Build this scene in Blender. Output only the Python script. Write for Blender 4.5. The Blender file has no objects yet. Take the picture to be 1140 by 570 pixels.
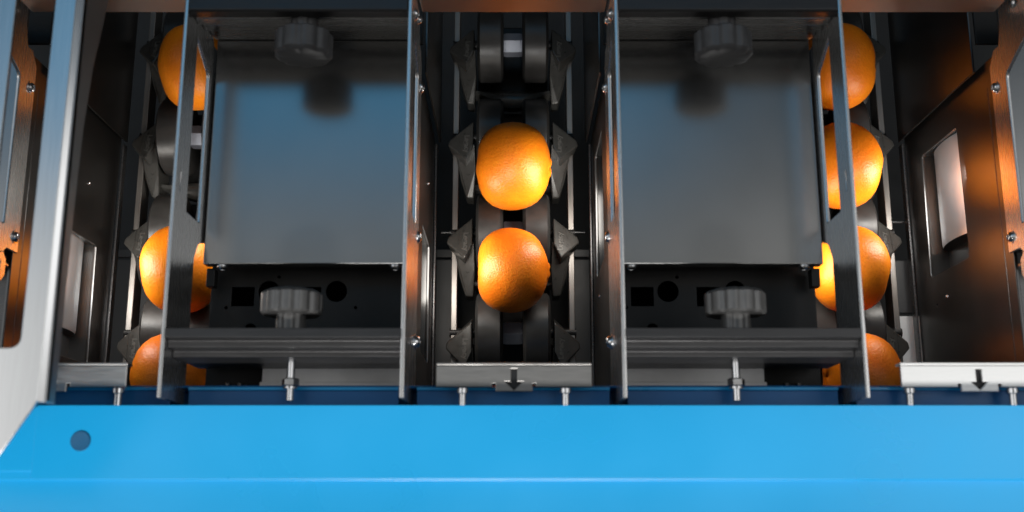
import bpy, bmesh, math, random
from mathutils import Vector, Matrix
random.seed(7)
S = bpy.context.scene
COL = S.collection
PI = math.pi

# ------------------------------------------------------------------ materials
def new_mat(name):
    m = bpy.data.materials.new(name); m.use_nodes = True
    nt = m.node_tree
    return m, nt, nt.nodes['Principled BSDF']

def noise(nt, scale, detail=3.0, stretch=(1, 1, 1)):
    tc = nt.nodes.new('ShaderNodeTexCoord')
    mp = nt.nodes.new('ShaderNodeMapping'); mp.inputs['Scale'].default_value = stretch
    n = nt.nodes.new('ShaderNodeTexNoise'); n.inputs['Scale'].default_value = scale
    n.inputs['Detail'].default_value = detail
    nt.links.new(tc.outputs['Object'], mp.inputs['Vector']); nt.links.new(mp.outputs['Vector'], n.inputs['Vector'])
    return n

def ramp(nt, src, a, b, p0=0.3, p1=0.7):
    r = nt.nodes.new('ShaderNodeValToRGB')
    r.color_ramp.elements[0].position = p0; r.color_ramp.elements[0].color = a
    r.color_ramp.elements[1].position = p1; r.color_ramp.elements[1].color = b
    nt.links.new(src, r.inputs['Fac'])
    return r

def surf(name, col, rough, metal=0.0, var=0.12, scale=60, stretch=(1, 1, 1), bump=0.0, bscale=None, spec=0.5, rvar=0.06):
    m, nt, p = new_mat(name)
    n = noise(nt, scale, 4, stretch)
    lo = tuple(c * (1 - var) for c in col) + (1,); hi = tuple(min(1, c * (1 + var)) for c in col) + (1,)
    r = ramp(nt, n.outputs['Fac'], lo, hi)
    nt.links.new(r.outputs['Color'], p.inputs['Base Color'])
    rr = ramp(nt, n.outputs['Fac'], (rough - rvar,) * 3 + (1,), (rough + rvar,) * 3 + (1,))
    nt.links.new(rr.outputs['Color'], p.inputs['Roughness'])
    p.inputs['Metallic'].default_value = metal
    p.inputs['Specular IOR Level'].default_value = spec
    if bump:
        n2 = noise(nt, bscale or scale * 4, 2, stretch)
        b = nt.nodes.new('ShaderNodeBump'); b.inputs['Strength'].default_value = bump; b.inputs['Distance'].default_value = 0.0006
        nt.links.new(n2.outputs['Fac'], b.inputs['Height']); nt.links.new(b.outputs['Normal'], p.inputs['Normal'])
    return m

M = {}
M['steel']   = surf('brushed_steel', (.66, .66, .66), .27, .90, .02, 30, (30, 1, 30), .006, 60, rvar=.012)
M['frame']   = surf('frame_steel', (.64, .65, .66), .24, 1.0, .05, 30, (30, 1, 30), .008, 60, rvar=.015)
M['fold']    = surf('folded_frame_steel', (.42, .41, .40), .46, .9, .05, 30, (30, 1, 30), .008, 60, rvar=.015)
M['bar']     = surf('bar_steel', (.30, .295, .29), .46, 1.0, .06, 40, (1, 30, 30), .04, 80)
M['panel']   = surf('dark_sheet_steel', (.315, .317, .318), .215, .92, .03, 14, (1, 1, 1), .015, 700, rvar=.012)
M['black']   = surf('black_powder_coat', (.013, .013, .013), .45, 0.0, .2, 90, bump=.08, bscale=900, spec=.3)
M['wall']    = surf('black_glossy_sheet', (.007, .0065, .006), .29, 0.0, .05, 40, bump=.03, bscale=900, rvar=.015, spec=1.0)
M['rail']    = surf('black_anodised_rail', (.10, .10, .102), .30, 0.75, .1, 40, (1, 20, 20), .012, 90)
M['rail_pale'] = surf('grey_anodised_rail', (.46, .46, .465), .27, 1.0, .06, 40, (1, 20, 20), .012, 90)
M['rail_dark'] = surf('dark_anodised_rail', (.05, .05, .052), .36, 0.6, .06, 40, (1, 20, 20), .012, 90)
M['knob']    = surf('knob_plastic', (.085, .086, .09), .42, 0.0, .12, 120, bump=.06, bscale=900)
M['knob_pale'] = surf('pale_knob_plastic', (.13, .13, .13), .36, 0.3, .12, 120, bump=.06, bscale=900)  # paler plastic for the lower knobs
M['wheel']   = surf('grey_roller_rubber', (.030, .029, .028), .38, 0.0, .18, 80, bump=.08, bscale=1500)
M['wing']    = surf('grey_cup_plastic', (.058, .057, .053), .32, 0.2, .12, 150, bump=.05, bscale=1500)
M['hub']     = surf('hub_metal', (.27, .29, .34), .40, .25, .1, 100)
M['letter']  = surf('raised_lettering', (.13, .128, .12), .32, .2, .05, 200)
M['guide']   = surf('guide_bar_alloy', (.25, .232, .215), .40, .75, .08, 20, (30, 1, 30), .05, 60)
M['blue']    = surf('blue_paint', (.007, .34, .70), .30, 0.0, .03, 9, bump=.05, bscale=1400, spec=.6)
M['blue_shaded'] = surf('shaded_blue_paint', (.003, .12, .33), .40, 0.0, .06, 20, bump=.06, bscale=900)  # channel's shadow put into a darker copy of the beam blue
M['plug']    = surf('plug_plastic', (.012, .10, .22), .5, 0.0, .1, 80)
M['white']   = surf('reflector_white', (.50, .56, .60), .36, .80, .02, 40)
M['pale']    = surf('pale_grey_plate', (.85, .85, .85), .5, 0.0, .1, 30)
M['grey']    = surf('grey_plate', (.045, .046, .048), .5, 0.0, .12, 30)
M['bolt']    = surf('zinc_bolt', (.68, .69, .71), .22, 1.0, .06, 90)
M['dark']    = surf('dark_void', (.008, .008, .008), .6, 0.0, .2, 30)
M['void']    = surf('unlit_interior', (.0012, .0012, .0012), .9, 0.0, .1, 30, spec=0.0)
M['bracket_unlit'] = surf('unlit_bracket_steel', (.25, .243, .233), .42, .8, .05, 60, (1, 20, 20), .02, 100)  # same steel darkened, its lack of reflected light put into the colour
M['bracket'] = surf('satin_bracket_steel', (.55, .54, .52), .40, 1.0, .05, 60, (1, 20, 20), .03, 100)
M['bracket_lit'] = surf('lit_bracket_steel', (.86, .86, .85), .42, .35, .04, 60, (1, 20, 20), .03, 100)  # same steel whitened, the light it reflects put into the colour
M['arrow']   = surf('arrow_cut_shade', (.006, .006, .007), .5, 0.0, .1, 60)

M['wall'].node_tree.nodes['Principled BSDF'].inputs['IOR'].default_value = 1.6

def orange_mat():
    m, nt, p = new_mat('orange_peel')
    n = noise(nt, 26, 4)
    r = ramp(nt, n.outputs['Fac'], (.72, .175, .004, 1), (.92, .275, .007, 1), .3, .72)
    tc = nt.nodes.new('ShaderNodeTexCoord')
    v = nt.nodes.new('ShaderNodeTexVoronoi'); v.inputs['Scale'].default_value = 520
    nt.links.new(tc.outputs['Object'], v.inputs['Vector'])
    oi = nt.nodes.new('ShaderNodeObjectInfo')
    hs = nt.nodes.new('ShaderNodeHueSaturation')
    hm = nt.nodes.new('ShaderNodeMapRange'); hm.inputs['To Min'].default_value = .490; hm.inputs['To Max'].default_value = .504
    nt.links.new(oi.outputs['Random'], hm.inputs['Value']); nt.links.new(hm.outputs['Result'], hs.inputs['Hue']); nt.links.new(r.outputs['Color'], hs.inputs['Color'])
    dk = ramp(nt, v.outputs['Distance'], (.80, .72, .55, 1), (1, 1, 1, 1), .05, .4)
    mx = nt.nodes.new('ShaderNodeMix'); mx.data_type = 'RGBA'; mx.blend_type = 'MULTIPLY'; mx.inputs[0].default_value = 1
    nt.links.new(hs.outputs['Color'], mx.inputs[6]); nt.links.new(dk.outputs['Color'], mx.inputs[7])
    nt.links.new(mx.outputs[2], p.inputs['Base Color'])
    p.inputs['Roughness'].default_value = .42
    p.inputs['Specular IOR Level'].default_value = .45
    p.inputs['Subsurface Weight'].default_value = .12
    p.inputs['Subsurface Radius'].default_value = (.006, .002, .0005)
    p.inputs['Subsurface Scale'].default_value = 1.0
    n2 = noise(nt, 190, 3)
    b0 = nt.nodes.new('ShaderNodeBump'); b0.inputs['Strength'].default_value = .22; b0.inputs['Distance'].default_value = .0012
    nt.links.new(n2.outputs['Fac'], b0.inputs['Height'])
    b = nt.nodes.new('ShaderNodeBump'); b.inputs['Strength'].default_value = .36; b.inputs['Distance'].default_value = .0006
    nt.links.new(v.outputs['Distance'], b.inputs['Height']); nt.links.new(b0.outputs['Normal'], b.inputs['Normal'])
    nt.links.new(b.outputs['Normal'], p.inputs['Normal'])
    return m
M['orange'] = orange_mat()

# ------------------------------------------------------------------ helpers
def link(name, me, mat, parent=None, smooth=False, bevel=0.0, seg=2):
    o = bpy.data.objects.new(name, me); COL.objects.link(o)
    if mat: me.materials.append(M[mat])
    if parent: o.parent = parent
    if smooth:
        for p in me.polygons: p.use_smooth = True
    if bevel:
        b = o.modifiers.new('edge', 'BEVEL'); b.width = bevel; b.segments = seg; b.limit_method = 'ANGLE'; b.angle_limit = math.radians(35)
        b.harden_normals = False
    return o

def shade(o, ang=35):
    me = o.data
    for p in me.polygons: p.use_smooth = True
    me.set_sharp_from_angle(angle=math.radians(ang))
    return o

def to_mesh(name, bm):
    bmesh.ops.recalc_face_normals(bm, faces=bm.faces)
    me = bpy.data.meshes.new(name); bm.to_mesh(me); bm.free()
    return me

def bbox(bm, x0, x1, y0, y1, z0, z1):
    r = bmesh.ops.create_cube(bm, size=1)
    for v in r['verts']:
        v.co = Vector(((x0 + x1) / 2 + v.co.x * (x1 - x0), (y0 + y1) / 2 + v.co.y * (y1 - y0), (z0 + z1) / 2 + v.co.z * (z1 - z0)))
    return r['verts']

def box(name, mat, parent, x0, x1, y0, y1, z0, z1, bevel=.0008):
    bm = bmesh.new(); bbox(bm, x0, x1, y0, y1, z0, z1)
    return link(name, to_mesh(name, bm), mat, parent, bevel=bevel)

def axis_matrix(axis):
    # maps local (u, v, w) to world with w along axis
    if axis == 'X': return Matrix(((0, 0, 1), (1, 0, 0), (0, 1, 0)))      # u->Y v->Z w->X
    if axis == 'Y': return Matrix(((1, 0, 0), (0, 0, -1), (0, 1, 0)))     # u->X v->Z w->-Y
    return Matrix(((1, 0, 0), (0, 1, 0), (0, 0, 1)))                      # u->X v->Y w->Z

def plate(name, mat, parent, axis, at, thick, outer, holes=(), bevel=.0006):
    """flat sheet with holes; outlines are lists of 2D points; `at` is the middle of its thickness"""
    cu = bpy.data.curves.new(name + '_outline', 'CURVE'); cu.dimensions = '2D'; cu.fill_mode = 'BOTH'
    cu.extrude = max(1e-5, thick / 2 - bevel); cu.bevel_depth = bevel; cu.bevel_resolution = 1; cu.offset = -bevel
    for pts in [outer] + list(holes):
        sp = cu.splines.new('POLY'); sp.points.add(len(pts) - 1); sp.use_cyclic_u = True
        for i, q in enumerate(pts): sp.points[i].co = (q[0], q[1], 0, 1)
    t = bpy.data.objects.new('outline', cu); COL.objects.link(t)
    dg = bpy.context.evaluated_depsgraph_get()
    me = bpy.data.meshes.new_from_object(t.evaluated_get(dg)); me.name = name
    bpy.data.objects.remove(t); bpy.data.curves.remove(cu)
    R = axis_matrix(axis)
    off = {'X': Vector((at, 0, 0)), 'Y': Vector((0, at, 0)), 'Z': Vector((0, 0, at))}[axis]
    for v in me.vertices: v.co = R @ v.co + off
    me.materials.clear()
    o = link(name, me, mat, parent)
    return shade(o, 30)

def rounded(pts, rad, seg=5):
    out = []
    n = len(pts)
    for i in range(n):
        p = Vector(pts[i]); a = Vector(pts[i - 1]); b = Vector(pts[(i + 1) % n])
        r = rad[i] if isinstance(rad, (list, tuple)) else rad
        if r <= 0: out.append(tuple(p)); continue
        d1 = (a - p).normalized(); d2 = (b - p).normalized()
        ang = d1.angle(d2); t = min(r / math.tan(ang / 2), (a - p).length * .45, (b - p).length * .45)
        s = p + d1 * t; e = p + d2 * t
        for k in range(seg + 1):
            f = k / seg
            out.append(tuple((1 - f) ** 2 * s + 2 * f * (1 - f) * p + f * f * e))
    return out

def rect(a0, a1, b0, b1): return [(a0, b0), (a1, b0), (a1, b1), (a0, b1)]
def circle(cx, cy, r, n=24): return [(cx + r * math.cos(2 * PI * k / n), cy + r * math.sin(2 * PI * k / n)) for k in range(n)]

def prism_x(name, mat, parent, x0, x1, prof, bevel=.0006):
    """profile in (Y, Z) run along X"""
    bm = bmesh.new()
    a = [bm.verts.new((x0, y, z)) for y, z in prof]; b = [bm.verts.new((x1, y, z)) for y, z in prof]
    n = len(prof)
    bm.faces.new(a); bm.faces.new(b[::-1])
    for i in range(n): bm.faces.new((a[i], a[(i + 1) % n], b[(i + 1) % n], b[i]))
    return link(name, to_mesh(name, bm), mat, parent, bevel=bevel)

def lathe_bm(prof, axis='X', n=40, at=(0, 0, 0), rfun=None, bm=None):
    """profile (along, radius)"""
    bm = bm or bmesh.new(); rings = []
    for (a, r) in prof:
        ring = []
        for k in range(n):
            t = 2 * PI * k / n; rr = r * (rfun(t) if rfun else 1)
            c, s = rr * math.cos(t), rr * math.sin(t)
            p = {'X': (a, c, s), 'Y': (c, a, s), 'Z': (c, s, a)}[axis]
            ring.append(bm.verts.new(Vector(p) + Vector(at)))
        rings.append(ring)
    for i in range(len(rings) - 1):
        for k in range(n):
            bm.faces.new((rings[i][k], rings[i][(k + 1) % n], rings[i + 1][(k + 1) % n], rings[i + 1][k]))
    bm.faces.new(rings[0]); bm.faces.new(rings[-1][::-1])
    return bm

def lathe(name, mat, parent, prof, axis='X', n=40, at=(0, 0, 0), rfun=None, ang=35):
    o = link(name, to_mesh(name, lathe_bm(prof, axis, n, at, rfun)), mat, parent)
    return shade(o, ang)

def thing(name, label, cat, loc=(0, 0, 0), group=None):
    o = bpy.data.objects.new(name, None); COL.objects.link(o); o.empty_display_size = .02
    o.location = loc; tag(o, label, cat, group)
    return o

def tag(o, label, cat, group=None):
    o['label'] = label; o['category'] = cat
    if group: o['group'] = group
    return o

def area(name, loc, target, sx, sy, power, col=(1, 1, 1)):
    l = bpy.data.lights.new(name, 'AREA'); l.shape = 'RECTANGLE'; l.size = sx; l.size_y = sy; l.energy = power; l.color = col
    o = bpy.data.objects.new(name, l); COL.objects.link(o); o.location = loc
    o.rotation_euler = (Vector(target) - Vector(loc)).to_track_quat('-Z', 'Y').to_euler()
    return o

def screw(parent, at, axis, sgn, r=.0045, h=.003, name='screw', mat='bolt'):
    """domed socket screw whose head stands out along sgn*axis"""
    prof = [(0, r * 1.25), (sgn * .0008, r * 1.25), (sgn * .0008, r), (sgn * h * .6, r * .95), (sgn * h * .9, r * .75), (sgn * h, r * .5), (sgn * h * .55, r * .42), (sgn * h * .5, r * .01)]
    return lathe(name, mat, parent, prof, axis, 20, at)

# ------------------------------------------------------------------ camera
TILT = math.radians(12.9); H = 1.053
cam = bpy.data.cameras.new('camera'); co = bpy.data.objects.new('camera', cam); COL.objects.link(co)
co.location = (-.001, 0, H); co.rotation_euler = (TILT, 0, 0)
cam.sensor_width = 36; cam.lens = 38.05; cam.clip_start = .01; cam.clip_end = 50
cam.dof.use_dof = True; cam.dof.focus_distance = 1.055; cam.dof.aperture_fstop = 5.0
S.camera = co

LANE = .339           # lane spacing
PITCH = .1075         # carrier pitch
Y0 = .2812            # axle of the third carrier
WZ = -.066            # axle height

# ------------------------------------------------------------------ setting
bed = box('machine_bed', 'dark', None, -1.2, 1.2, -.6, 1.3, -.26, -.24, 0); bed['kind'] = 'structure'

# ------------------------------------------------------------------ carriers
def facet(x, yv): return .0375 - .262 * x - .26 * yv      # plane of the lettered facet

def wing_mesh(s):
    """side wing of a cup; s = +1 right, -1 left; local origin: lane axis, axle"""
    bm = bmesh.new()
    def body(top, bot):
        a = [bm.verts.new((s * x, y, z)) for x, y, z in top]; b = [bm.verts.new((s * x, y, z)) for x, y, z in bot]
        n = len(a); bm.faces.new(a); bm.faces.new(b[::-1])
        for i in range(n): bm.faces.new((a[i], b[i], b[(i + 1) % n], a[(i + 1) % n]))
    y = lambda v: v - Y0
    z = lambda v: v - WZ
    top = [(a, y(b), z(facet(a, b))) for a, b in ((.0425, .294), (.0685, .2725), (.0698, .2665), (.0500, .2480), (.0425, .264))]
    bot = [(.0425, y(.296), z(-.080)), (.0640, y(.276), z(-.080)), (.0650, y(.262), z(-.080)), (.0500, y(.2420), z(-.080)), (.0425, y(.258), z(-.080))]
    body(top, bot)
    t2 = [(.0412, y(.268), z(-.046)), (.0615, y(.259), z(-.058)), (.0560, y(.232), z(-.064)), (.0500, y(.2140), z(-.070)), (.0420, y(.2130), z(-.070)), (.0400, y(.240), z(-.055))]
    b2 = [(.0412, y(.268), z(-.095)), (.0600, y(.259), z(-.095)), (.0550, y(.232), z(-.095)), (.0500, y(.2140), z(-.095)), (.0420, y(.2130), z(-.095)), (.0400, y(.240), z(-.095))]
    body(t2, b2)
    return to_mesh('wing', bm)

def text_mesh(txt, size):
    cu = bpy.data.curves.new('lettering', 'FONT'); cu.body = txt; cu.size = size; cu.extrude = .0004
    cu.align_x = 'CENTER'; cu.align_y = 'CENTER'; cu.offset = size * .02; cu.resolution_u = 3
    t = bpy.data.objects.new('lettering', cu); COL.objects.link(t)
    me = bpy.data.meshes.new_from_object(t.evaluated_get(bpy.context.evaluated_depsgraph_get()))
    bpy.data.objects.remove(t); bpy.data.curves.remove(cu); me.materials.clear()
    return me

WM = {s: wing_mesh(s) for s in (-1, 1)}
LM = {}
for s in (-1, 1):
    me = text_mesh('Legacy', .0078)
    for v in me.vertices:               # left wing reads downward, right wing reads upward, tops toward the lane
        px = .0492 - v.co.y; py = .2668 + (-v.co.x if s < 0 else v.co.x)
        v.co = (s * px, py - Y0, facet(px, py) + v.co.z + .0002 - WZ)
    if s > 0: me.flip_normals()
    me.name = 'lettering'; LM[s] = me
RM = {}
for s in (-1, 1):
    bm = bmesh.new(); vs = []
    for (x, yv) in ((.0565, .2815), (.0573, .2808), (.0573, .2562), (.0565, .2555)):
        zz = facet(x, yv) + .0006
        vs.append(bm.verts.new((s * x, yv - Y0, zz - WZ)))
    r = bmesh.ops.extrude_face_region(bm, geom=[bm.faces.new(vs)])
    for v in r['geom']:
        if isinstance(v, bmesh.types.BMVert): v.co.z -= .002
    RM[s] = to_mesh('ridge', bm)

def wheel_prof(a0, a1, R):
    return [(a0, .014), (a0, R - .006), (a0 + .0006, R - .003), (a0 + .003, R), (a1 - .003, R), (a1 - .0006, R - .003), (a1, R - .006), (a1, .014)]

def make_carrier(label):
    t = thing('fruit_carrier', label, 'carrier', (0, Y0, WZ), 'roller carriers along the three lanes')
    for a0, a1 in ((-.0385, -.0103), (.0103, .0385)):
        w = lathe('roller', 'wheel', t, wheel_prof(a0, a1, .0415), 'X', 64)
    bm = bmesh.new()
    for a, b_, r in ((-.0102, .0102, .0126), (-.0085, .0085, .0131)):
        rings = [[bm.verts.new((x, r * math.cos(PI * (k / 3 + .5)), r * math.sin(PI * (k / 3 + .5)))) for k in range(6)] for x in (a, b_)]
        bm.faces.new(rings[0]); bm.faces.new(rings[1][::-1])
        for k in range(6): bm.faces.new((rings[0][k], rings[0][(k + 1) % 6], rings[1][(k + 1) % 6], rings[1][k]))
    link('hub', to_mesh('hub', bm), 'hub', t, bevel=.0005)
    lathe('axle', 'black', t, [(-.066, .005), (.066, .005)], 'X', 20)
    for s in (-1, 1):
        w = link('wing', WM[s], None if WM[s].materials else 'wing', t, bevel=.0016, seg=2)
        l = link('lettering', LM[s], None if LM[s].materials else 'letter', w)
        r = link('ridge', RM[s], None if RM[s].materials else 'wing', w)
    # saddle between this carrier and the one before it
    bm = bmesh.new()
    xs = [-.043, -.036, -.024, -.010, 0, .010, .024, .036, .043]
    hw = [.0035, .0035, .0065, .0095, .0105, .0095, .0065, .0035, .0035]
    zt = [-.004, -.007, -.016, -.021, -.022, -.021, -.016, -.007, -.004]
    rows = []
    for x, h, z in zip(xs, hw, zt):
        rows.append([bm.verts.new((x, -PITCH / 2 + dy, z + dz)) for dy, dz in ((-h, -.004), (-h * .5, 0), (h * .5, 0), (h, -.004), (h, -.016), (-h, -.016))])
    for a, b in zip(rows, rows[1:]):
        for i in range(6): bm.faces.new((a[i], b[i], b[(i + 1) % 6], a[(i + 1) % 6]))
    bm.faces.new(rows[0]); bm.faces.new(rows[-1][::-1])
    sd = link('saddle', to_mesh('saddle', bm), 'wing', t); shade(sd, 40)
    # chain block under the rollers
    box('chain_block', 'black', t, -.040, .040, -.045, .045, -.068, -.047, .002)
    return t

def copy_tree(o, parent=None):
    c = o.copy(); COL.objects.link(c); c.parent = parent
    for ch in list(o.children): copy_tree(ch, c)
    return c

ROWN = {1: 'far', 0: 'nearest', 2: 'second', 3: 'third'}
lane_word = {-1: 'left lane', 0: 'middle lane', 1: 'right lane'}
row_text = {
    (-1, 2): 'roller carrier in the left lane beyond its topmost orange, mostly under the crossbar',
    (-1, 1): 'grey roller carrier in the left lane just below its topmost orange, holding no fruit',
    (-1, 0): 'grey roller carrier with raised lettering just above the middle orange of the left lane',
    (-1, -1): 'grey roller carrier in the left lane between its two lower oranges',
    (-1, -2): 'grey roller carrier in the left lane below its lowest orange, hidden by the blue channel',
    (0, 2): 'dark empty roller carrier at the far end of the middle lane under the crossbar',
    (0, 1): 'dark roller carrier in the middle lane partly under the upper orange',
    (0, 0): 'grey roller carrier between the two middle lane oranges, raised lettering on both wings',
    (0, -1): 'grey roller carrier below the lower middle lane orange, pale hub between its rollers',
    (1, 2): 'dark roller carrier in the right lane beyond its topmost orange under the crossbar',
    (1, 1): 'grey roller carrier in the right lane between its topmost and second oranges',
    (1, 0): 'roller carrier with wing lettering between the second and third oranges of the right lane',
    (1, -1): 'roller carrier with a dark wing between the two lowest oranges of the right lane',
}
first = None
for (ln, k), lab in row_text.items():
    if k == -2: continue
    if first is None: first = c = make_carrier(lab)
    else: c = copy_tree(first)
    c['label'] = lab
    c.location = (ln * LANE, Y0 + k * PITCH, WZ)
    c.rotation_euler.x = math.radians(13 if k == -1 else random.uniform(-1.5, 1.5))

# ------------------------------------------------------------------ oranges
def orange_mesh(seed):
    rnd = random.Random(seed)
    prof = [(-.0335, .0004), (-.0336, .006), (-.0338, .0115), (-.0335, .0170), (-.0322, .0230), (-.0292, .0290), (-.0248, .0342), (-.0185, .0388), (-.010, .0418), (-.002, .0428), (.006, .0424), (.0135, .0406), (.020, .0377),
            (.0254, .0337), (.0296, .0288), (.0326, .0232), (.0347, .0175), (.0358, .0128), (.0362, .0100), (.0374, .0085), (.0381, .006), (.0379, .003), (.0372, .0004)]
    bm = lathe_bm(prof, 'X', 56)
    ph = [rnd.uniform(0, 6.28) for _ in range(6)]
    for v in bm.verts:
        t = math.atan2(v.co.z, v.co.y); x = v.co.x
        f = 1 + .012 * math.sin(2 * t + ph[0]) + .008 * math.sin(3 * t + ph[1] + x * 60) + .006 * math.sin(5 * t + ph[2] - x * 90)
        v.co.y *= f; v.co.z *= f
        v.co.x += .0008 * math.sin(2 * t + ph[3]) + .0005 * math.sin(4 * t + ph[4])
    me = to_mesh('orange', bm); me.materials.append(M['orange'])
    for p in me.polygons: p.use_smooth = True
    return me
OM = [orange_mesh(i) for i in range(4)]
oranges = [  # lane, Y, size x, size yz, spin, mesh, label
    (0, .335, 1.03, 1.06, .3, 0, .000, 'plump orange on the middle lane rollers, half in shadow, upper of the two there'),
    (0, .2265, .97, 1.0, 1.4, 1, .000, 'evenly lit orange on the middle lane rollers, lower of the two there'),
    (-1, .4426, 1.02, 1.04, 2.2, 2, .0115, 'shaded orange at the far end of the left lane, partly behind the unit side plate'),
    (-1, .2275, 1.00, 1.03, .9, 3, .0095, 'bright orange halfway along the left lane beside the lettered wing, behind a side plate'),
    (-1, .120, 1.0, 1.0, 2.9, 0, .0075, 'lowest orange of the left lane just above the blue channel'),
    (1, .4426, 1.0, 1.04, .1, 1, -.001, 'shaded orange at the far end of the right lane, topmost there'),
    (1, .335, 1.00, 1.05, 4.0, 2, -.003, 'bright orange second from the far end of the right lane'),
    (1, .2275, 1.02, 1.03, 5.2, 3, -.004, 'orange third from the far end of the right lane, below the wing lettering'),
    (1, .120, 1.02, 1.0, 1.9, 0, .001, 'lowest orange of the right lane beside the bright arrow bracket'),
]
for ln, y, sx, sr, rot, k, dx, lab in oranges:
    o = bpy.data.objects.new('orange', OM[k]); COL.objects.link(o)
    o.location = (ln * LANE - .001 + dx, y, 0); o.rotation_euler = (rot, random.uniform(-.05, .05), random.uniform(-.05, .05)); o.scale = (sx, sr, sr)
    tag(o, lab, 'orange', 'oranges riding the sorter lanes')

# ------------------------------------------------------------------ guide bars and lane floor
for ln in (-1, 0, 1):
    for s in (-1, 1):
        x = ln * LANE + s * .0617
        o = box('guide_bar', 'guide', None, x - .003, x + .003, .05, .62, -.085, -.062, .0006)
        side = 'left' if s < 0 else 'right'
        tag(o, f'thin pale metal guide bar under the {side} wings of the {lane_word[ln]}', 'guide bar', 'guide bars beside the rollers')

for ln in (-1, 0, 1):
    for s in (-1, 1):
        cx = ln * LANE + s * .074
        pale = (ln, s) == (1, 1)  # light on the right floor strip is put into its paler colour
        side = 'left' if s < 0 else 'right'
        t = thing('trough_panel', ('painted-as-lit grey' if pale else 'dark grey') + f' flat trough panel deep beside the {side} guide bar of the {lane_word[ln]}', 'trough panel', (cx, .16, -.085 if pale else -.13), 'trough panels beside the lanes')
        xa, xb = sorted((-s * .0085, s * .045)) if ln == s else sorted((-s * .0085, s * .012))
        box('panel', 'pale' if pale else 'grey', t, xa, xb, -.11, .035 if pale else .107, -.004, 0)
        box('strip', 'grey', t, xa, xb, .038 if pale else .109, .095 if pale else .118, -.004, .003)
        lathe('peg', 'rail', t, [(-.006, .0018), (.006, .0018)], 'X', 12, (0, .135, .012))

# ------------------------------------------------------------------ units
PZ = .262
def side_plate(parent, x, s, notch, hole=True):
    """steel side sheet in the YZ plane; s = which way its outer (lane) face looks"""
    if notch:
        outer = [(.0755, PZ), (.0755, .203), (.185, .203), (.193, .203), (.206, .194), (.212, .180), (.213, .166), (.372, .166), (.384, .176), (.384, .186), (.40, .192), (.47, .192), (.47, PZ)]
    else:
        outer = [(.0755, PZ), (.0755, .166), (.372, .166), (.384, .176), (.384, .186), (.40, .192), (.47, .192), (.47, PZ)]
    holes = []
    if hole:
        holes.append(rounded([(.2240, .232), (.2240, .194), (.355, .194), (.372, .232)], [.001, .002, .006, .001]))
    holes.append(rounded(rect(.235, .2515, .2500, .2530), .0012, 3))
    o = plate('side_plate', 'steel', parent, 'X', x, .003, outer, holes, .0005)
    for (yy, zz) in ((.3506, .1735), (.2178, .1735)):
        screw(o, (x + s * .0015, yy, zz), 'X', s)
    screw(o, (x + s * .0015, .3900, .235), 'X', s)
    screw(o, (x + s * .0015, .3990, .205), 'X', s, .003)
    if not notch: screw(o, (x + s * .0015, .128, .182), 'X', s, .0052, .0045)
    return o

def lane_wall(parent, x, s, wy, top, lit=False):
    """black lower wall with a recessed reflector; wy = (Y0, Y1) of its window; s = way it faces"""
    xx = x - s * .0042
    win = rounded([(wy[0], -.015), (wy[1], -.012), (wy[1], .077), (wy[0], .079)], .004, 3)
    o = plate('lane_wall', 'wall', parent, 'X', xx, .003, rect(.04, .384, -.055, top), [win, circle(wy[0] - .03, -.005, .002, 10)], .0005)
    # recess
    bm = bmesh.new(); d = .020
    a, b = xx - s * .0018, xx - s * d
    y0, y1, z0, z1 = wy[0] - .003, wy[1] + .003, -.018, .082
    bbox(bm, min(b, b - s * .002), max(b, b - s * .002), y0, y1, z0, z1)
    bbox(bm, min(a, b), max(a, b), y0 - .002, y0, z0, z1); bbox(bm, min(a, b), max(a, b), y1, y1 + .002, z0, z1)
    bbox(bm, min(a, b), max(a, b), y0, y1, z0 - .002, z0); bbox(bm, min(a, b), max(a, b), y0, y1, z1, z1 + .002)
    link('recess', to_mesh('recess', bm), 'wall', o)
    # half-round reflector with a rounded lower end
    bm = bmesh.new(); rows = []
    n = 18; cz = .031; r = .049; dep = .0165
    ys = [wy[1] + .001, wy[1] - .012, wy[0] + .060, wy[0] + .032, wy[0] + .028]
    fs = [1, 1, 1, 1, .97]
    for yv, f in zip(ys, fs):
        rows.append([bm.verts.new((b + s * dep * f * math.sin(PI * k / n), yv, cz - r * f * math.cos(PI * k / n))) for k in range(n + 1)])
    for p, q in zip(rows, rows[1:]):
        for k in range(n): bm.faces.new((p[k], p[k + 1], q[k + 1], q[k]))
    endring = [v.co.copy() for v in rows[-1]]
    rf = link('reflector', to_mesh('reflector', bm), 'white' if lit else 'wall', o); shade(rf, 50)  # reflectors of unlit walls are painted black to stay dark
    bm = bmesh.new(); bm.faces.new([bm.verts.new((v.x, v.y - .0002, v.z)) for v in endring])
    link('end_cap', to_mesh('end_cap', bm), 'wall', rf)
    if lit: area('reflector_fill', (xx + s * .004, (wy[0] + wy[1]) / 2 + .015, .088), (b, (wy[0] + wy[1]) / 2 + .015, .040), .012, .10, .15, (1, .98, .95))  # added lamp, only there to brighten the reflector
    # cover sheet farther along
    plate('end_cover', 'wall', parent, 'X', x + s * .003, .002, rect(.379, .62, -.055, .139), [], .0004)
    box('ledge', 'black', parent, min(x, x - s * .05), max(x, x - s * .05), .405, .62, .1395, .1425)
    screw(o, (xx + s * .0015, wy[0] - .026 if wy[0] > .2 else wy[1] + .056, .021), 'X', s, .0016, .0012, 'rivet')
    # lower flange
    box('flange', 'rail', parent, x - .001 - s * .001, x + .001 - s * .001, .04, .378, -.066, -.0558, .0004)
    return o

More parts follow.
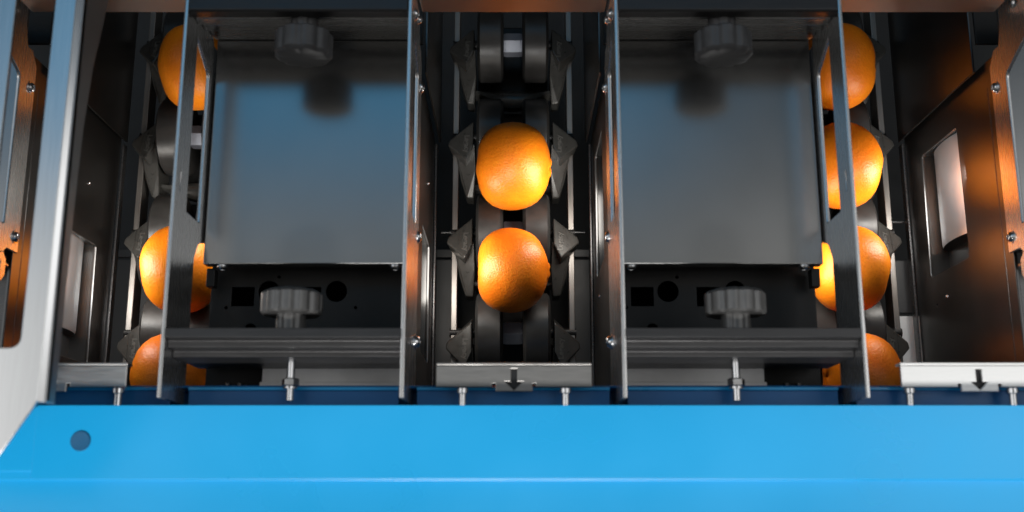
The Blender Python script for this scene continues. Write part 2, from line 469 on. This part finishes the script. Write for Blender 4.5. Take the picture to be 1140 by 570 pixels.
def knob(parent, x, y_face, y_back, z, y_end, mat):
    """fluted clamp knob on the Y axis, head from y_face to y_back, stem to y_end"""
    d = 1 if y_face > y_back else -1
    n = 132
    nf = 9 if y_face > .3 else 11
    fl = lambda t: 1 - .085 * (.5 + .5 * math.cos(nf * t + x * 9)) ** 3
    R = .0232
    prof = [(y_face, .006), (y_face, R - .004), (y_face - d * .001, R - .0018), (y_face - d * .003, R), (y_back + d * .0015, R), (y_back, R - .0015), (y_back, .008)]
    bm = bmesh.new(); rings = []
    for a, r in prof:
        ring = []
        for k in range(n):
            t = 2 * PI * k / n; rr = r * (fl(t) if r > .02 else (fl(t) if r > .018 else 1))
            ring.append(bm.verts.new((x + rr * math.cos(t), a, z + rr * math.sin(t))))
        rings.append(ring)
    for p, q in zip(rings, rings[1:]):
        for k in range(n): bm.faces.new((p[k], p[(k + 1) % n], q[(k + 1) % n], q[k]))
    bm.faces.new(rings[0]); bm.faces.new(rings[-1][::-1])
    o = link('clamp_knob', to_mesh('clamp_knob', bm), mat, parent); shade(o, 30)
    st = lathe('stem', mat, o, [(y_back, .0112), (y_end, .0112)], 'Y', 60, (x, 0, z), lambda t: 1 - .10 * max(0, math.cos(6 * t)) ** 2)
    return o

def make_unit(sg):
    word = 'left' if sg < 0 else 'right'
    lab = {-1: 'steel inspection unit left of the middle lane, its cover sheet reflecting strong blue',
           1: 'steel inspection unit right of the middle lane, its cover sheet mostly grey'}[sg]
    t = thing('inspection_unit', lab, 'inspection unit', (0, 0, 0), 'inspection units between the lanes')
    xi, xo = sg * .0815, sg * .2585; cx = sg * .1695
    lo, hi = min(xi, xo) + .0018, max(xi, xo) - .0018
    side_plate(t, xi, -sg, False); side_plate(t, xo, sg, True)
    low, high = (.135, .2546), (.222, .349)
    lane_wall(t, xi, -sg, low if sg < 0 else high, .163)
    lane_wall(t, xo, sg, high if sg < 0 else low, .118)
    # cover sheet with folded front lip
    pl = prism_x('cover_panel', 'panel', t, lo + .0012, hi - .0012, [(.1925, .183), (.425, .183), (.425, .1805), (.1955, .1805), (.1955, .1705), (.1925, .1705)], .0010)
    for dx in (-.0715, .0715): screw(pl, (cx + dx, .1925, .1765), 'Y', -1, .0042, .0035)
    box('hook_tab', 'black', t, *sorted((xo - sg * .003, xo - sg * .010)), .1760, .1915, .160, .171, .0006)
    # housing sheet with cut-outs
    holes = [rect(cx - .0695, cx - .0503, .1633, .1796), circle(cx - .038, .176, .0090, 28), rect(cx - .0136, cx + .0063, .1633, .1796), circle(cx + .0193, .176, .0090, 28),
             circle(cx - .0735, .162, .0014, 8), circle(cx - .030, .1885, .0014, 8), circle(cx + .036, .162, .0014, 8), circle(cx - .052, .143, .0052)]
    plate('housing_sheet', 'black', t, 'Z', .149, .002, rect(lo, hi, .082, .36), holes, .0003)
    box('cutout_shade', 'void', t, lo + .001, hi - .001, .11, .37, .130, .138)  # near-black sheet close under the cut-outs, standing for the shade inside
    # clamp rails
    y = .379
    ur = prism_x('clamp_rail', 'rail_dark', t, lo, hi, [(y + .05, .264), (y + .0015, .264), (y, .2625), (y, .2520), (y + .05, .2520)], .0006)
    prism_x('rail_ribs', 'rail_pale', ur, lo, hi, [(y + .05, .2519), (y + .0062, .2519), (y + .0062, .2450), (y + .0030, .2440), (y + .0030, .2320), (y + .0092, .2305), (y + .0092, .2250), (y + .0066, .2240), (y + .0066, .2120), (y + .0126, .2105), (y + .0126, .2050), (y + .0112, .2040), (y + .0112, .1845), (y + .05, .1845)], .0009)
    prism_x('clamp_rail', 'rail_dark', t, lo, hi, [(.1265, .264), (.1196, .264), (.1192, .2632), (.1192, .2575), (.1182, .255), (.1135, .2545), (.1130, .2538), (.1130, .2440), (.1120, .242), (.1082, .2418), (.1075, .241), (.1075, .172), (.1120, .168), (.1120, .158), (.1265, .158)], .0005)
    kx = sg * .1685
    knob(t, kx, .3480, .3690, .2425, .381, 'knob')
    knob(t, kx, .1580, .1395, .2425, .1262, 'knob_pale')
    st = lathe('stud', 'bolt', t, [(.110, .0032), (.0765, .0032), (.0757, .0026)], 'Y', 20, (sg * .1700, 0, .2265))
    lathe('nut', 'bolt', st, [(.0935, .005), (.0925, .0066), (.0880, .0066), (.0870, .005)], 'Y', 6, (sg * .1700, 0, .2265))
    lathe('washer', 'bolt', st, [(.0869, .0056), (.0855, .0056)], 'Y', 20, (sg * .1700, 0, .2265))
    # pale steel bar under the lower rail
    bx = sorted((sg * .0855, sg * .205))
    prism_x('base_bar', 'pale', t, bx[0], bx[1], [(.0888, .178), (.0960, .178), (.0965, .170), (.1085, .170), (.1085, .152), (.0888, .152)], .0006)
    bm = bmesh.new()
    for k in range(5): bbox(bm, sg * (.222 + k * .005) - .0013, sg * (.222 + k * .005) + .0013, .086, .096 + (k % 2) * .002, .1505, .156)
    link('connector', to_mesh('connector', bm), 'rail', t, bevel=.0004)
    return t
make_unit(-1); make_unit(1)

# outer neighbours: only the lane-side of their casing is in view
def make_outer(sg):
    lab = {-1: 'steel and black casing wall left of the left lane, seen through the frame opening',
           1: 'steel and black casing wall right of the right lane, glowing with orange reflections'}[sg]
    t = thing('side_casing', lab, 'casing', (0, 0, 0), 'side casings outside the lanes')
    x = sg * .4185
    outer = [(.095, PZ), (.095, .215), (.180, .215), (.186, .206), (.200, .206), (.2005, .192), (.2055, .186), (.2055, .166), (.372, .166), (.384, .176), (.384, .186), (.40, .192), (.47, .192), (.47, PZ)]
    holes = [rounded([(.2240, .232), (.2240, .194), (.355, .194), (.372, .232)], [.001, .002, .006, .001]), circle(.408, .222, .005)]
    o = plate('side_plate', 'steel', t, 'X', x, .003, outer, holes, .0005)
    for (yy, zz) in ((.3506, .1735), (.2178, .1735)): screw(o, (x - sg * .0015, yy, zz), 'X', -sg)
    # folded hook below it
    hk = plate('hook_plate', 'steel', t, 'X', x + sg * .002, .0025, rounded([(.178, .225), (.178, .185), (.184, .180), (.197, .180), (.203, .188), (.203, .225)], [0, .001, .002, .003, .003, 0], 3), [rect(.187, .194, .189, .196)], .0004)
    pa = sorted((sg * .421, sg * .60))
    prism_x('cover_panel', 'panel', t, pa[0], pa[1], [(.1925, .183), (.425, .183), (.425, .1805), (.1955, .1805), (.1955, .1705), (.1925, .1705)], .0010)
    plate('housing_sheet', 'rail', t, 'Z', .149, .002, rect(pa[0], pa[1], .082, .36), [], .0003)
    lane_wall(t, x, -sg, (.135, .2546) if sg < 0 else (.222, .349), .1655, True)
    return t
make_outer(-1); make_outer(1)

# ------------------------------------------------------------------ crossbar
cb = thing('crossbar', 'brown tinted steel crossbar running across the far end above all three lanes', 'crossbar', (0, .41, .19))
for i, (x0, x1) in enumerate(((-.412, -.262), (-.0785, .0785), (.262, .412))):
    bm = bmesh.new()
    bbox(bm, x0, x1, 0, .012, .006, .10)
    link('bar_face', to_mesh('bar_face', bm), 'bar', cb, bevel=.0015)

# ------------------------------------------------------------------ stop brackets with arrow cut
arrow = [(.0023, .0138), (-.0023, .0138), (-.0023, .0040), (-.0064, .0040), (0, -.0022), (.0064, .0040), (.0023, .0040)]
for ln in (-1, 0, 1):
    lab = {-1: 'satin steel stop bracket at the foot of the left lane, partly behind the steel frame',
           0: 'painted-as-unlit steel stop bracket with a down arrow at the foot of the middle lane',
           1: 'painted-as-lit stop bracket with a black down arrow at the foot of the right lane'}[ln]
    t = thing('stop_bracket', lab, 'bracket', (ln * .3537 + .0005, .0865, .229), 'stop brackets at the foot of the lanes')
    w = .0592
    outer = [(-w, .0163), (-w, 0), (-.0165, 0), (-.0165, .0025), (-.0140, .0025), (-.0140, -.0035), (.0140, -.0035), (.0140, .0025), (.0165, .0025), (.0165, 0), (w, 0), (w, .0163)]
    plate('bracket_plate', ('bracket', 'bracket_unlit', 'bracket_lit')[ln + 1], t, 'Z', 0, .003, outer, [arrow], .0006)
    box('cut_backing', 'arrow', t, -.010, .010, -.0030, .014, -.0040, -.0024, 0)  # black sheet added behind the arrow cut, standing for its dark inside
    box('rear_lip', ('bracket', 'bracket_unlit', 'bracket_lit')[ln + 1], t, -w, w, .0166, .0186, -.010, .0012, .0005)
    for dx in (-.0392, .0392):
        b = lathe('bolt', 'bolt', t, [(-.0005, .0034), (-.001, .0046), (-.0045, .0046), (-.005, .0030), (-.022, .0030)], 'Y', 20, (dx - ln * .0137, 0, -.002))

# ------------------------------------------------------------------ blue channel and beam
ch = thing('channel_bar', 'blue channel, shadow painted in as darker blue, just behind the bright blue front beam', 'channel', (0, .0866, .05))
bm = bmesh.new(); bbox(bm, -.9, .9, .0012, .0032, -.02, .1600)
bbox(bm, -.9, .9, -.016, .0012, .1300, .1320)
link('web', to_mesh('web', bm), 'blue_shaded', ch, bevel=.0012)
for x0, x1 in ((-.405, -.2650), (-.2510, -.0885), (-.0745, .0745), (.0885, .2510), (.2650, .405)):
    fl_ = box('flange', 'blue_shaded', ch, x0, x1, -.0160, .0010, .1610, .1634, .0004)
    box('lip', 'blue', fl_, x0, x1, -.0012, .0014, .1638, .1662, .0006)  # brighter blue strip standing for the highlight along the edge

bbm = thing('front_beam', 'bright blue painted front beam across the bottom of the picture', 'beam', (0, .04, .25))
ZB = .255
prism_x('beam_body', 'blue', bbm, -.349, .9, [(.0305, .0049), (.0305, -.05), (.0285, -.05), (.0285, .0028), (-.0190, .0028), (-.0225, .0028), (-.0225, .0049)], .0003)
prism_x('beam_lip', 'blue', bbm, -.9, .9, [(-.0190, .0020), (-.0190, -.0020), (-.16, -.0020), (-.16, .0008), (-.0235, .0008), (-.0228, .0020)], .0002)
prism_x('beam_end', 'blue', bbm, -.9, -.3462, [(.0295, .0047), (.0295, -.05), (.0275, -.05), (.0275, .0025), (-.0227, .0015), (-.0227, .0033), (-.0172, .0034), (-.0166, .0047)], .0003)
lathe('hole_plug', 'plug', bbm, [(.0044, .0074), (.0055, .0074), (.0062, .0068), (.0060, .004), (.0058, .0004)], 'Z', 32, (-.3150, .0047, 0))

# ------------------------------------------------------------------ steel frame at the left
fr = thing('steel_frame', 'brushed steel frame upright with a rounded slot at the left edge of the picture', 'frame', (0, 0, .34))
outer = rounded([(-.3114, .62), (-.3114, .0660), (-.3140, .0610), (-.3480, .0060), (-.46, .0060), (-.46, .62)], [0, .002, .004, 0, 0, 0])
slot = rounded([(-.3268, .60), (-.3268, .101), (-.3543, .101), (-.3543, .60)], .008, 6)
plate('upright', 'frame', fr, 'Z', 0, .003, outer, [slot], .0008)
fl = [(.0650, .0002), (.62, .0002), (.62, -.062), (.40, -.050), (.345, -.036), (.31, -.026), (.26, -.019), (.20, -.016), (.0650, -.014)]
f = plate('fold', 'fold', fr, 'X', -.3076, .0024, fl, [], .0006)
plate('folded_edge', 'frame', fr, 'Y', .3425, .555, [(-.3112, .0017), (-.3064, -.0004), (-.3064, -.0045), (-.3112, -.0045)], [], .0003)

# ------------------------------------------------------------------ lamps
for ln in (-1, 0, 1):
    X = ln * LANE
    area('lane_lamp', (X - .0755, .228, .040), (X, .235, .002), .05, .10, .235, (1, .94, .86))
    area('lane_lamp', (X + .0755, .292, .040), (X, .290, .002), .05, .10, .235, (1, .94, .86))
kb = area('beam_fill', (0, -.60, 1.10), (0, .050, .25), 1.3, .10, .78, (1, .98, .95)); kb.data.spread = math.radians(16)  # added unseen lamp, narrowed to brighten the blue beam alone

# ------------------------------------------------------------------ world: soft studio surroundings
w = bpy.data.worlds.new('World'); S.world = w; w.use_nodes = True
nt = w.node_tree; N = nt.nodes; L = nt.links
bg = N['Background']
tc = N.new('ShaderNodeTexCoord'); sp = N.new('ShaderNodeSeparateXYZ'); L.new(tc.outputs['Generated'], sp.inputs[0])
def math_n(op, a, b=None, c=None, clamp=False):
    m = N.new('ShaderNodeMath'); m.operation = op; m.use_clamp = clamp
    for i, v in enumerate((a, b, c)):
        if v is None: continue
        if isinstance(v, (int, float)): m.inputs[i].default_value = v
        else: L.new(v, m.inputs[i])
    return m.outputs[0]
def curve(src, stops):
    r = N.new('ShaderNodeValToRGB'); L.new(src, r.inputs['Fac']); els = r.color_ramp.elements
    while len(els) < len(stops): els.new(.5)
    for e, (p, c) in zip(els, stops): e.position = p; e.color = (c if isinstance(c, tuple) else (c, c, c)) + (1,)
    return r.outputs['Color']
def mix(fac, a, b, mode='MIX'):
    m = N.new('ShaderNodeMix'); m.data_type = 'RGBA'; m.blend_type = mode
    for sock, v in ((m.inputs[0], fac), (m.inputs[6], a), (m.inputs[7], b)):
        if isinstance(v, (int, float, tuple)): sock.default_value = v
        else: L.new(v, sock)
    return m.outputs[2]
zc = math_n('MAXIMUM', sp.outputs['Z'], .05)
sy = math_n('DIVIDE', sp.outputs['Y'], zc); sx = math_n('DIVIDE', sp.outputs['X'], zc)
fy = math_n('MULTIPLY_ADD', sy, .5, .5)          # slope -1..1 -> 0..1
fx = math_n('MULTIPLY_ADD', sx, .5, .5)
base = mix(1.0, (1.06, 1.0, .90, 1), curve(fy, [(0, .05), (.30, .10), (.45, .16), (.55, .20), (.60, .36), (.63, .38), (.665, .07), (.70, .06), (.74, .12), (1, .02)]), 'MULTIPLY')
blue = curve(fy, [(.630, (0, 0, 0)), (.650, (.0, .10, .20)), (.668, (.0, .37, .74)), (.76, (.005, .36, .72)), (.82, (.01, .05, .10)), (.90, (0, 0, 0))])
bmask = curve(fx, [(.20, .3), (.27, .62), (.31, 1.0), (.55, 1.0), (.60, .12), (1, .10)])
side = curve(fx, [(.20, 1.3), (.272, 1.3), (.297, .12), (.36, .0), (.63, 0.0), (.665, .25), (.685, 1.85), (.80, 1.85), (1, .3)])
sidey = curve(fy, [(.30, .05), (.46, 1.0), (.57, .95), (.62, .55), (.66, .16), (.69, .02), (.74, .0)])
sky = mix(1.0, base, mix(1.0, blue, bmask, 'MULTIPLY'), 'ADD')
sky = mix(1.0, sky, mix(1.0, side, sidey, 'MULTIPLY'), 'ADD')
up = math_n('MULTIPLY', sp.outputs['Z'], 6.0, clamp=True)
L.new(mix(up, (.015, .015, .016, 1), sky), bg.inputs['Color']); bg.inputs['Strength'].default_value = 1.0

S.view_settings.view_transform = 'Standard'; S.view_settings.look = 'None'; S.view_settings.exposure = 0; S.view_settings.gamma = 1
S.render.engine = 'CYCLES'; S.cycles.use_denoising = True; S.cycles.max_bounces = 8
